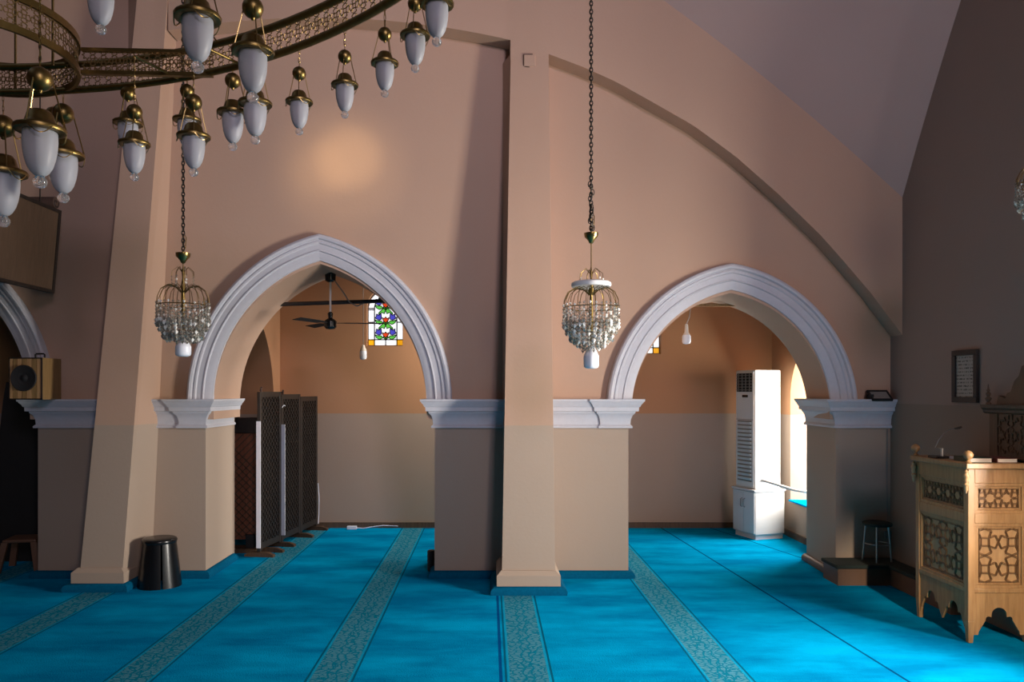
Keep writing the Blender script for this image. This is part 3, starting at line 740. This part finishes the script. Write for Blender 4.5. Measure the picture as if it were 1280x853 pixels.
# local axes: x along the right-hand side face, y along the grille face (towards the far wall)
cab = thing('cabinet', 'white two door cabinet carrying the air conditioner', 'cabinet', N0, ca)
MB().box(0, .43, 0, .44, .065, .60).build('body', 'cabinet', cab, bevel=.004)
MB().box(.02, .42, .02, .43, 0, .065).build('plinth', 'cabinet', cab)
MB().box(-.025, .44, -.015, .455, .60, .625).build('top', 'cabinet', cab, bevel=.004)
for k in range(2):
    d = MB().box(-.016, 0, .006+.217*k, .217+.217*k, .075, .592).build('door', 'cabinet', cab, bevel=.003)
    MB().tube([(-.016, .19+.055*k, .50), (-.04, .19+.055*k, .49), (-.04, .19+.055*k, .40), (-.016, .19+.055*k, .39)], .006, 6).build('handle', 'steel', d, 60)
ac = thing('air_conditioner', 'tall white floor standing air conditioner with black top grille', 'air conditioner', N0+Vector((0,0,.625)), ca)
z0 = .625
MB().box(.02, .40, .035, .42, 0, 1.50).build('body', 'ac', ac, bevel=.012)
MB().box(.008, .02, .05, .405, .02, 1.48).build('front_panel', 'ac', ac, bevel=.004)
MB().box(.002, .008, .075, .38, 1.225, 1.46).build('air_outlet', 'black_matt', ac)
for k in range(6): MB().box(-.012, .004, .075, .38, 1.245+k*.037, 1.252+k*.037).build('louver', 'grey', ac)
for k in range(4): MB().box(-.010, .004, .11+k*.075, .116+k*.075, 1.23, 1.455).build('vane', 'grey', ac)
MB().box(.002, .009, .16, .27, 1.155, 1.185).build('display', 'black', ac)
MB().box(.004, .009, .06, .395, .87, .876).build('panel_joint', 'grey', ac)
for k in range(15):
    z1 = .11+k*.050
    MB().hexa([(.006,.09,z1),(.006,.365,z1),(.010,.365,z1),(.010,.09,z1)], [(-.014,.09,z1+.030),(-.014,.365,z1+.030),(.010,.365,z1+.034),(.010,.09,z1+.034)]).build('intake_slat', 'ac', ac)
MB().box(.007, .0085, .085, .37, .09, .86).build('intake_back', 'grey', ac)
pA = N0+Matrix.Rotation(ca, 3, 'Z') @ Vector((.12, .035, .735))
hose = MB().tube([pA+Vector((.0,.02,0)), pA+Vector((.01,-.05,.005)), pA+Vector((.10,-.11,-.02)), (3.70,9.22,.66), (3.95,9.15,.625), (4.3,9.12,.615)], .018, 10).build('drain_hose', 'ac', None, 60)
tag(hose, 'white hose running from the air conditioner side into the niche', 'hose')

# ================================================================== FOLDING SCREENS
L0, L1 = Vector((-2.575, 8.50)), Vector((-2.315, 10.22)); dv = (L1-L0)/3; ang = atan2(dv.y, dv.x); Lp = dv.length
labs = ['nearest dark lattice screen panel with tall white edge strip', 'middle dark lattice screen panel with white strip on its near edge', 'farthest lattice screen panel beside the back wall with pale cord']
def screen(k):
    p = L0+dv*k; r = thing('partition_screen', labs[k], 'screen', (p.x, p.y, 0), ang, 'dark partition screens in the left bay')
    w1 = Lp-.012; t = .018; zt = 1.85-.06*k/2
    for x in (0, w1-.05):
        MB().box(x, x+.05, -t, t, .06, zt).build('stile', 'wood_black', r, bevel=.003)
    MB().box(.05, w1-.05, -t*.8, t*.8, .08, .15).build('rail', 'wood_black', r)
    MB().box(.05, w1-.05, -t*.8, t*.8, zt-.06, zt).build('rail', 'wood_black', r)
    MB().box(.05, w1-.05, .002, .006, .15, zt-.06).build('cloth_backing', 'lattice', r)
    lat = MB(); W_, H_ = w1-.1, zt-.21
    n = 9; stp = W_/6
    for s in (-1, 1):
        i = -40
        while i < 60:
            x0 = i*stp*.5; a = (x0, 0); b = (x0+s*H_, H_)
            # clip to the field
            tt = []
            for X_ in (0, W_): tt.append((X_-a[0])/(s*H_))
            lo, hi = max(0, min(tt)), min(1, max(tt))
            if hi-lo > .02: lat.bar((.05+a[0]+s*H_*lo, -.008, .15+H_*lo), (.05+a[0]+s*H_*hi, -.008, .15+H_*hi), .012, .010, (0,1,0))
            i += 2
    tag(lat.build('lattice', 'wood_black', r), kind='stuff')
    for x in ((.03, w1-.03) if k == 2 else (.03,)) if k else (.03,):
        MB().prism([(-.17,0),(.17,0),(.17,.025),(.10,.05),(-.10,.05),(-.17,.025)], 'x', x-.03, x+.03).build('foot', 'wood_dark', r)
    if k == 0: MB().prism([(-.17,0),(.17,0),(.17,.025),(.10,.05),(-.10,.05),(-.17,.025)], 'x', w1*.5-.03, w1*.5+.03).build('foot', 'wood_dark', r)
    if k < 2: MB().box(-.012, -.001, -.026 if k == 0 else -.062, .022, .10 if k == 0 else .14, 1.52 if k == 0 else 1.46).build('edge_strip', 'strip', r)  # window light on the panel edge, built as an added white bar
    if k < 2: MB().tube([(0.02,-.02,zt),(0.0,-.03,zt+.03),(.03,-.02,zt+.045),(.05,0,zt+.01)], .012, 6).build('tied_rag', 'cloth', r, 60)
    if k == 1: MB().tube([(-.02,-.03,1.66),(.02,-.035,1.69),(.07,-.03,1.68)], .006, 5).build('cord_tie', 'strip', r, 60)
    if k == 2: MB().tube([(w1+.01,-.02,.62),(w1+.02,-.03,.45),(w1+.015,-.03,.2),(w1-.01,-.03,.08)], .007, 5).build('cord', 'strip', r, 60)
    return r
for k in range(3): screen(k)
rb = thing('storage_board', 'reddish brown board with diamond weave standing behind the screens', 'board', (-3.36, 8.80, 0))
MB().box(0, .74, 0, .03, .14, 1.37).build('panel', 'wood_red', rb)
mb = MB()
for s in (-1, 1):
    for i in range(-16, 18):
        x0 = i*.085; lo, hi = 0, 1
        t0, t1 = sorted(((0-x0)/(s*1.2), (.74-x0)/(s*1.2))); lo, hi = max(lo, t0), min(hi, t1)
        if hi-lo > .02: mb.bar((x0+s*1.2*lo, -.004, .16+1.2*lo), (x0+s*1.2*hi, -.004, .16+1.2*hi), .012, .008, (0,1,0))
tag(mb.build('diamond_weave', 'wood_dark', rb), kind='stuff')
MB().box(-.01, .75, -.03, .05, 1.37, 1.55).build('top_rail', 'wood_black', rb, bevel=.01)
MB().box(.05, .69, -.10, .13, 0, .05).build('base', 'wood_dark', rb); MB().box(.56, .66, -.05, .07, .05, .20).build('bracket', 'black_matt', rb)

# ================================================================== STOOLS
def closed_stool(r, w0, w1, h, mat):
    # square plastic stool: seat plus four broad corner legs with narrow slots between
    MB().lathe([(w1*.5,h-.045),(w1*1.0,h-.045),(w1*1.03,h-.02),(w1*.98,h-.006),(w1*.90,h),(w1*.3,h)], n=32).build('seat', mat, r, 40)
    for k in range(4):
        pts_b, pts_t = [], []
        a0 = k*pi/2+pi/4
        for i in range(7):
            a = a0+(-.735+1.47*i/6)
            rb_, rt_ = w0*(1+.03*cos(4*(a-a0))), w1*.97
            pts_b.append((rb_*cos(a), rb_*sin(a))); pts_t.append((rt_*cos(a), rt_*sin(a)))
        m = MB(); n = 7; th = .012
        vs = [(x, y, 0) for x, y in pts_b]+[(x, y, h-.04) for x, y in pts_t]
        vs += [(x*.93, y*.93, 0) for x, y in pts_b]+[(x*.93, y*.93, h-.04) for x, y in pts_t]
        fs = []
        for i in range(n-1):
            fs += [(i,i+1,n+i+1,n+i), (2*n+i,3*n+i,3*n+i+1,2*n+i+1), (i,2*n+i,2*n+i+1,i+1), (n+i,n+i+1,3*n+i+1,3*n+i)]
        fs += [(0,n,3*n,2*n), (n-1,3*n-1,4*n-1,2*n-1)]
        m.add(vs, fs).build('leg', mat, r, 30)
bs = thing('plastic_stool', 'glossy black tapered plastic stool beside the left pilaster', 'stool', (px(203, 728, 7.33).x, 7.27, 0), .5)
closed_stool(bs, .205, .155, .455, 'black')
b2 = thing('plastic_stool', 'brown plastic stool half hidden behind the left pier', 'stool', (-4.84, 7.93, 0), .2)
MB().box(-.16, .16, -.16, .16, .30, .335).build('seat', 'brown_plastic', b2, bevel=.02)
for sx in (-1, 1):
    for sy in (-1, 1):
        MB().hexa([(sx*.19-.03,sy*.19-.02,0),(sx*.19+.03,sy*.19-.02,0),(sx*.19+.03,sy*.19+.02,0),(sx*.19-.03,sy*.19+.02,0)],
                  [(sx*.135-.03,sy*.135-.02,.305),(sx*.135+.03,sy*.135-.02,.305),(sx*.135+.03,sy*.135+.02,.305),(sx*.135-.03,sy*.135+.02,.305)]).build('leg', 'brown_plastic', b2)
ms = thing('metal_stool', 'round stool with steel legs standing on the corner step', 'stool', (3.79, 7.42, .20), .2)
MB().lathe([(.02,.345),(.13,.345),(.135,.355),(.135,.37),(.12,.38),(.02,.38)], n=24).build('seat', 'dark_carpet', ms, 40)
for k in range(4):
    a = k*pi/2+pi/4+.1
    MB().tube([(.10*cos(a), .10*sin(a), .345), (.125*cos(a), .125*sin(a), .0)], .009, 8).build('leg', 'steel', ms, 60)
MB().tube(ring_pts((0,0), .113, .17, 24), .005, 6, True).build('foot_ring', 'steel', ms, 60)
bn = MB().lathe([(.02,.22),(.04,.215),(.046,.20),(.046,.03),(.042,0),(.02,0)], (0,0,0), 20).build('waste_bin', 'wood_black', None, 40)
bn.location = (-.565, 7.84, 0); bn.location.x = -.588; tag(bn, 'small dark round bin peeking from the central pier left edge', 'bin')

ct = MB(); P_ = [px(a, b, 8.32) for a, b in ((92, 488), (30, 486), (10, 478), (6, 500), (1, 545), (-6, 620), (-14, 712), (92, 712))]
ct.prism([(p.x, max(0, p.z)) for p in P_], 'y', 8.29, 8.35)
ct = ct.build('dark_curtain', 'black_matt'); tag(ct, 'black cloth hung across the far left opening under the loudspeaker', 'curtain')

# ================================================================== LECTERN
X0, X1, Y0, Y1 = 3.52, 3.99, 5.58, 6.27
lc = thing('lectern', 'carved honey wood lectern with star panels and scalloped base', 'lectern', (X0, Y0, 0))
W_, D_, T_ = X1-X0, Y1-Y0, 1.325
for (x, y) in ((0,0), (W_-.05,0), (0,D_-.05), (W_-.05,D_-.05)):
    MB().hexa([(x+.008,y+.008,0),(x+.042,y+.008,0),(x+.042,y+.042,0),(x+.008,y+.042,0)], [(x,y,.16),(x+.05,y,.16),(x+.05,y+.05,.16),(x,y+.05,.16)]) \
        .box(x, x+.05, y, y+.05, .16, 1.285).build('post', 'wood', lc, bevel=.004)
MB().box(-.03, W_+.0, -.03, D_+.03, 1.285, T_).build('top', 'wood', lc, bevel=.006)
def trefoil(u, c):   # height of the cut under the apron
    d = abs(u-c)
    if d < .058: return .20+sqrt(.058**2-d*d)
    if d < .15: return .155+.35*max(0, .13-d)*(1 if d > .07 else 1) if d < .13 else .11+ (.15-d)*.5
    return .0
def side(L, front):
    """one side built along u in 0..L facing -w; returns a mapper to local coordinates"""
    if front: Pm = lambda u, w, z: (u, w, z)
    else: Pm = lambda u, w, z: (w, u, z)
    ax = 'x' if front else 'y'
    for (a, b) in ((.37,.405), (.88,.955), (1.175,1.285)):
        mb = MB()
        if front: mb.box(.05, L-.05, .002, .04, a, b)
        else: mb.box(.002, .04, .05, L-.05, a, b)
        mb.build('cross_rail', 'wood', lc, bevel=.004)
    for (a, b, cell) in ((.405, .88, .20), (.955, 1.175, .12)):
        pn = MB()
        u0, u1 = .05, L-.05
        # raised moulding frame
        fr = MB()
        for (q0, q1, w0) in ((0, .022, .008), (.022, .036, .018)):
            for (ua, ub, za, zb) in ((u0+q0,u1-q0,a+q0,a+q1), (u0+q0,u1-q0,b-q1,b-q0), (u0+q0,u0+q1,a+q1,b-q1), (u1-q1,u1-q0,a+q1,b-q1)):
                if front: fr.box(ua, ub, w0, .03, za, zb)
                else: fr.box(w0, .03, ua, ub, za, zb)
        if front: pn.box(u0+.03, u1-.03, .024, .034, a+.03, b-.03)
        else: pn.box(.024, .034, u0+.03, u1-.03, a+.03, b-.03)
        p = pn.build('carved_panel', 'wood_pale' , lc)
        fr.build('moulding', 'wood', p, bevel=.002)
        st_ = MB(); fu0, fu1, fz0, fz1 = u0+.040, u1-.040, a+.040, b-.040
        fw, fh = fu1-fu0, fz1-fz0; ncx, ncy = int(fw/cell)+2, int(fh/cell)+2
        ox, oy = (fw-ncx*cell)/2, (fh-ncy*cell)/2
        def clip(p, q):
            t0, t1 = 0, 1; dx, dy = q[0]-p[0], q[1]-p[1]
            for (pp, qq) in ((-dx, p[0]), (dx, fw-p[0]), (-dy, p[1]), (dy, fh-p[1])):
                if abs(pp) < 1e-9:
                    if qq < 0: return None
                else:
                    t = qq/pp
                    if pp < 0: t0 = max(t0, t)
                    else: t1 = min(t1, t)
            if t1-t0 < .02: return None
            return ((p[0]+dx*t0, p[1]+dy*t0), (p[0]+dx*t1, p[1]+dy*t1))
        for (p_, q_) in girih(ncx, ncy, cell):
            c_ = clip((p_[0]+ox, p_[1]+oy), (q_[0]+ox, q_[1]+oy))
            if not c_: continue
            (ax_, ay_), (bx_, by_) = c_; dl = hypot(bx_-ax_, by_-ay_)
            if dl < .004: continue
            nx_, ny_ = -(by_-ay_)/dl*.0045, (bx_-ax_)/dl*.0045
            for s in (-1, 1):
                A_ = Pm(fu0+ax_+s*nx_, .0205, fz0+ay_+s*ny_); B_ = Pm(fu0+bx_+s*nx_, .0205, fz0+by_+s*ny_)
                st_.bar(A_, B_, .0042, .009, (0,1,0) if front else (1,0,0))
        for (ua, ub, za, zb) in ((0,fw,0,.005), (0,fw,fh-.005,fh), (0,.005,0,fh), (fw-.005,fw,0,fh)):
            A_ = Pm(fu0+ua, .016, fz0+za); B_ = Pm(fu0+ub, .026, fz0+zb); st_.box(min(A_[0],B_[0]), max(A_[0],B_[0]), min(A_[1],B_[1]), max(A_[1],B_[1]), A_[2], B_[2])
        st_.build('star_strapwork', 'strap', p)
    # scalloped apron
    U_ = [.05+(L-.1)*i/96 for i in range(97)]
    cs = [L/2] if front else [L*.29, L*.71]
    half = .152 if front else .15
    lo = []
    for u in U_:
        c = min(cs, key=lambda q: abs(q-u)); d = abs(u-c)
        if d < .056: z = .205+sqrt(.056**2-d*d)
        elif d < .10: z = .165+sqrt(max(0, .03**2-(d-.075)**2))*1.0
        elif d < half: z = .165-(d-.10)/(half-.10)*.085
        else: z = .06
        lo.append(z)
    ap = MB(); band(ap, U_, lo, [.372]*97, .012, .032, ax); ap.build('scalloped_apron', 'wood', lc)
side(W_, True); side(D_, False)
MB().box(.04, W_-.005, .04, D_-.005, .36, 1.285).build('carcass', 'wood', lc)
fin = [(.004,0),(.022,.002),(.024,.008),(.014,.014),(.010,.022),(.016,.030),(.028,.040),(.034,.055),(.034,.065),(.028,.080),(.016,.090),(.004,.094)]
for (x, y) in ((.0, .0), (.0, D_)): MB().lathe(fin, (x, y, T_), 16).build('ball_finial', 'wood', lc, 60)
dr = [(.004,0),(.008,-.012),(.016,-.02),(.012,-.03),(.020,-.04),(.024,-.055),(.014,-.07),(.018,-.085),(.010,-.10),(.020,-.115),(.012,-.13),(.012,-.15),(.006,-.17),(.002,-.18)]
for (x, y) in ((-.018, -.005), (-.018, D_-.005)): MB().lathe([(a, -b) for a, b in [(r_, -z_) for r_, z_ in dr]][::-1], (x, y, 1.283), 12).build('turned_drop', 'wood_pale', lc, 60)
# things on the lectern
mic = thing('microphone', 'gooseneck microphone on a dark base on the lectern', 'microphone', (3.56, 6.02, T_), 0)
MB().box(-.05, .08, -.06, .06, 0, .018).build('base', 'black', mic, bevel=.005)
MB().lathe([(.011,.015),(.011,.075),(.006,.08)], (.03,0,0), 10).build('stem', 'steel', mic, 40)
mp = lambda x, y: (px(x, y, 6.02).x-3.56, 0, px(x, y, 6.02).z-T_)
MB().tube([(.03,0,.075), mp(1169,560), mp(1173,551), mp(1180,542), mp(1188,537), mp(1194,536)], .0035, 6).build('gooseneck', 'steel', mic, 60)
MB().tube([mp(1193,536), mp(1199,535), mp(1202,534)], [.006,.009,.007], 8).build('capsule', 'black_matt', mic, 60)
dvv = MB().hexa([(-.055,-.04,0),(.055,-.04,0),(.055,.04,0),(-.055,.04,0)], [(-.05,-.035,.022),(.04,-.035,.014),(.04,.035,.014),(-.05,.035,.022)]).build('receiver_box', 'device', None, bevel=.004)
dvv.location = (3.665, 5.93, T_); tag(dvv, 'pale grey wedge shaped device beside the microphone', 'device')
def book(label, x0, x1, y0, y1, th, cov, rz):
    r = thing('book', label, 'book', ((x0+x1)/2, (y0+y1)/2, T_), rz, 'books on the lectern')
    a, b = (x1-x0)/2, (y1-y0)/2
    MB().box(-a, a, -b, b, 0, .003).box(-a, a, -b, b, th-.003, th).box(-a, -a+.004, -b, b, 0, th).build('cover', cov, r)
    MB().box(-a+.004, a-.006, -b+.006, b-.006, .003, th-.003).build('pages', 'paper', r)
book('closed book with dark green spine and pale pages beside front finial', 3.57, 3.735, 5.63, 5.84, .034, 'cover', -.03)
book('cream paged book to the right near the picture edge', 3.755, 3.915, 5.62, 5.83, .032, 'cover_red', .03)
# things on the right wall
fd = thing('framed_document', 'dark framed sheet of handwriting hung on the right wall', 'picture frame', (XR, 6.36, 1.98), 0)
mb = MB()
for (a, b, c, d) in ((-.165,.165,.175,.22), (-.165,.165,-.22,-.175), (-.165,-.125,-.175,.175), (.125,.165,-.175,.175)): mb.box(-.03, 0, a, b, c, d)
mb.build('frame', 'wood_black', fd, bevel=.004); MB().box(-.012, -.002, -.125, .125, -.175, .175).build('page', 'writing', fd)
cp = thing('carved_wall_panel', 'dark carved wooden panel with cornice and crest behind the lectern', 'wall panel', (XR, 5.98, 0), 0)
cp.location.x = XR
MB().box(-.065, 0, -.70, -.005, 1.345, 1.70).build('back_board', 'wood_dark', cp)
for y in (-.06, -.40): MB().box(-.072, -.03, y-.05, y, 1.345, 1.68).build('stile', 'wood_dark', cp, bevel=.003)
MB().prism([(-.072,1.68),(-.085,1.69),(-.09,1.71),(-.105,1.725),(-.11,1.75),(0,1.75),(0,1.68)], 'y', -.70, .04).build('cornice', 'wood_dark', cp)
st_ = MB()
for (p_, q_) in girih(2, 2, .14): st_.bar((-.068, -.11-p_[0], 1.375+p_[1]), (-.068, -.11-q_[0], 1.375+q_[1]), .008, .01, (1,0,0))
st_.build('star_strapwork', 'wood_dark', cp)
fz = [(.004,0),(.020,.002),(.020,.012),(.010,.02),(.022,.04),(.024,.05),(.010,.062),(.018,.08),(.018,.088),(.008,.098),(.013,.112),(.006,.125),(.003,.16)]
MB().lathe(fz, (-.07,.0,1.75), 12).build('finial', 'wood_dark', cp, 60)
MB().prism([(-.08,1.75),(-.10,1.82),(-.14,1.81),(-.18,1.80),(-.20,1.84),(-.24,1.85),(-.28,1.93),(-.33,1.97),(-.36,2.04),(-.52,2.08),(-.70,2.0),(-.70,1.75)], 'x', -.06, -.02).build('carved_crest', 'wood_dark', cp)
# floodlight on the right impost, socket and cable
fl = thing('floodlight', 'small black floodlight lying on the right impost', 'floodlight', (px(1098, 499, 7.5).x, 7.48, ZI), .0)
mx = Matrix.Translation((0,0,.03)) @ Matrix.Rotation(radians(38), 4, 'X')
mb = MB()
for (a, b, c, d) in ((-.10,.10,-.075,-.06), (-.10,.10,.06,.075), (-.10,-.085,-.06,.06), (.085,.10,-.06,.06)): mb.box(a, b, c, d, 0, .022)
mb.xform(mx).build('housing', 'black_matt', fl); MB().box(-.085, .085, -.06, .06, .004, .012).xform(mx).build('glass_face', 'grey', fl)
MB().box(-.03, .03, -.02, .02, 0, .03).build('bracket', 'black_matt', fl); MB().box(-.11, -.07, -.03, .03, .0, .05).build('driver_box', 'black_matt', fl)
wo = thing('wall_socket', 'small white socket with cable above the metal stool', 'socket', (3.965, YR, .28), 0)
MB().box(-.035, .035, -.025, 0, -.035+.15, .035+.15).build('plate', 'grey', wo, bevel=.005)
MB().tube([(0,-.012,.18), (-.005,-.012,.7), (0,-.012,1.2)], .004, 5).build('cable', 'grey', wo)
# cover plate on central pilaster
jb = thing('cover_plate', 'small painted cover plate high on the central pilaster', 'plate', px(662, 76, YF-.005), 0)
MB().box(-.055, .055, -.012, .01, -.055, .055).build('plate', 'wall', jb, bevel=.004)
MB().bar((-.06,-.006,.058),(.03,-.006,.061),.006,.006).bar((-.058,-.006,-.05),(-.058,-.006,.058),.006,.006).bar((-.05,-.006,-.058),(-.0,-.006,-.064),.006,.006).build('crack', 'brown_skirt', jb)
# power strip
ps = thing('power_strip', 'white power strip with cable at the foot of back wall', 'power strip', (-1.83, 10.22, 0), 0)
MB().box(-.075, .055, -.025, .025, 0, .045).build('housing', 'strip', ps, bevel=.006)
MB().tube([(.055,0,.02), (.14,.0,.012), (.28,.03,.03), (.40,.06,.04), (.6,.075,.03)], .006, 6).build('cable', 'strip', ps, 60)

# ================================================================== SPEAKER AND HANGING BOARD AT LEFT
sk = thing('loudspeaker', 'wooden box loudspeaker with black round cone on the left impost', 'loudspeaker', (-4.545, 7.20, ZI), 0)
w_, d_, h_ = .31, .33, .40
MB().box(0, w_, .012, d_, 0, h_).build('cabinet', 'wood_box', sk, bevel=.004)
for k, x in enumerate((.0, .035, .075, .12, .165, .215, .262)):
    nx = (.0, .035, .075, .12, .165, .215, .262, .31)[k+1]
    MB().box(x+.003, nx-.003, 0, .012, .01, h_-.01).build('front_slat', 'wood_box' if k % 2 else 'wood_pale', sk)
MB().box(0, w_, -.004, .014, h_-.012, h_).box(0, w_, -.004, .014, 0, .012).box(0, .008, -.004, .014, 0, h_).box(w_-.008, w_, -.004, .014, 0, h_).build('front_edge', 'wood_black', sk)
MB().lathe([(.118,.0),(.125,-.008),(.120,-.018),(.105,-.016),(.05,.004),(.035,.0),(.02,-.010),(.003,-.012)], (.145,-.004,.205), 32, 'y').build('speaker_cone', 'black_matt', sk, 50)
MB().tube([(.19,.10,h_), (.19,.10,h_+.03), (.20,.10,h_+.04), (.27,.10,h_+.04), (.28,.10,h_+.03), (.28,.10,h_)], .008, 6).build('carry_handle', 'black', sk, 60)
hbd = thing('hanging_board', 'large brown framed board hung high at the left edge', 'board', (-4.20, 7.33, 2.80), 0)
tl = Matrix.Rotation(radians(5), 4, 'Y')
Lb = 1.5
MB().box(-.05, 0, -Lb, 0, 0, .80).xform(tl).build('panel', 'board', hbd)
for (a, b, c, d) in ((-Lb,0,0,.03), (-Lb,0,.77,.80), (-.03,0,.03,.77), (-Lb,-Lb+.03,.03,.77)):
    MB().box(-.055, .012, a, b, c, d).xform(tl).build('frame_bar', 'wood_black', hbd)
mb = MB(); pts = [(.004+.0055*k*.9)*1 for k in range(12)]
MB().tube([(-.42+.06*q, -.06+(.012+.004*a_/1.0)*0, .86) for q, a_ in ((0,0),(8,0))], .055, 14).build('rolled_cloth', 'cloth', hbd, 40)
sp_ = [(.062, -.06+(.008+.0037*k)*cos(k*.55), .86+(.008+.0037*k)*sin(k*.55)) for k in range(13)]
MB().tube(sp_, .004, 5).build('roll_edge', 'wood_black', hbd)
for y in (-.25, -1.3):
    MB().tube([(.02, y, .80), (.02, y, ceil_z(-4.2, 7.33+y)-2.80)], .006, 6).build('suspension_rod', 'chain', hbd)
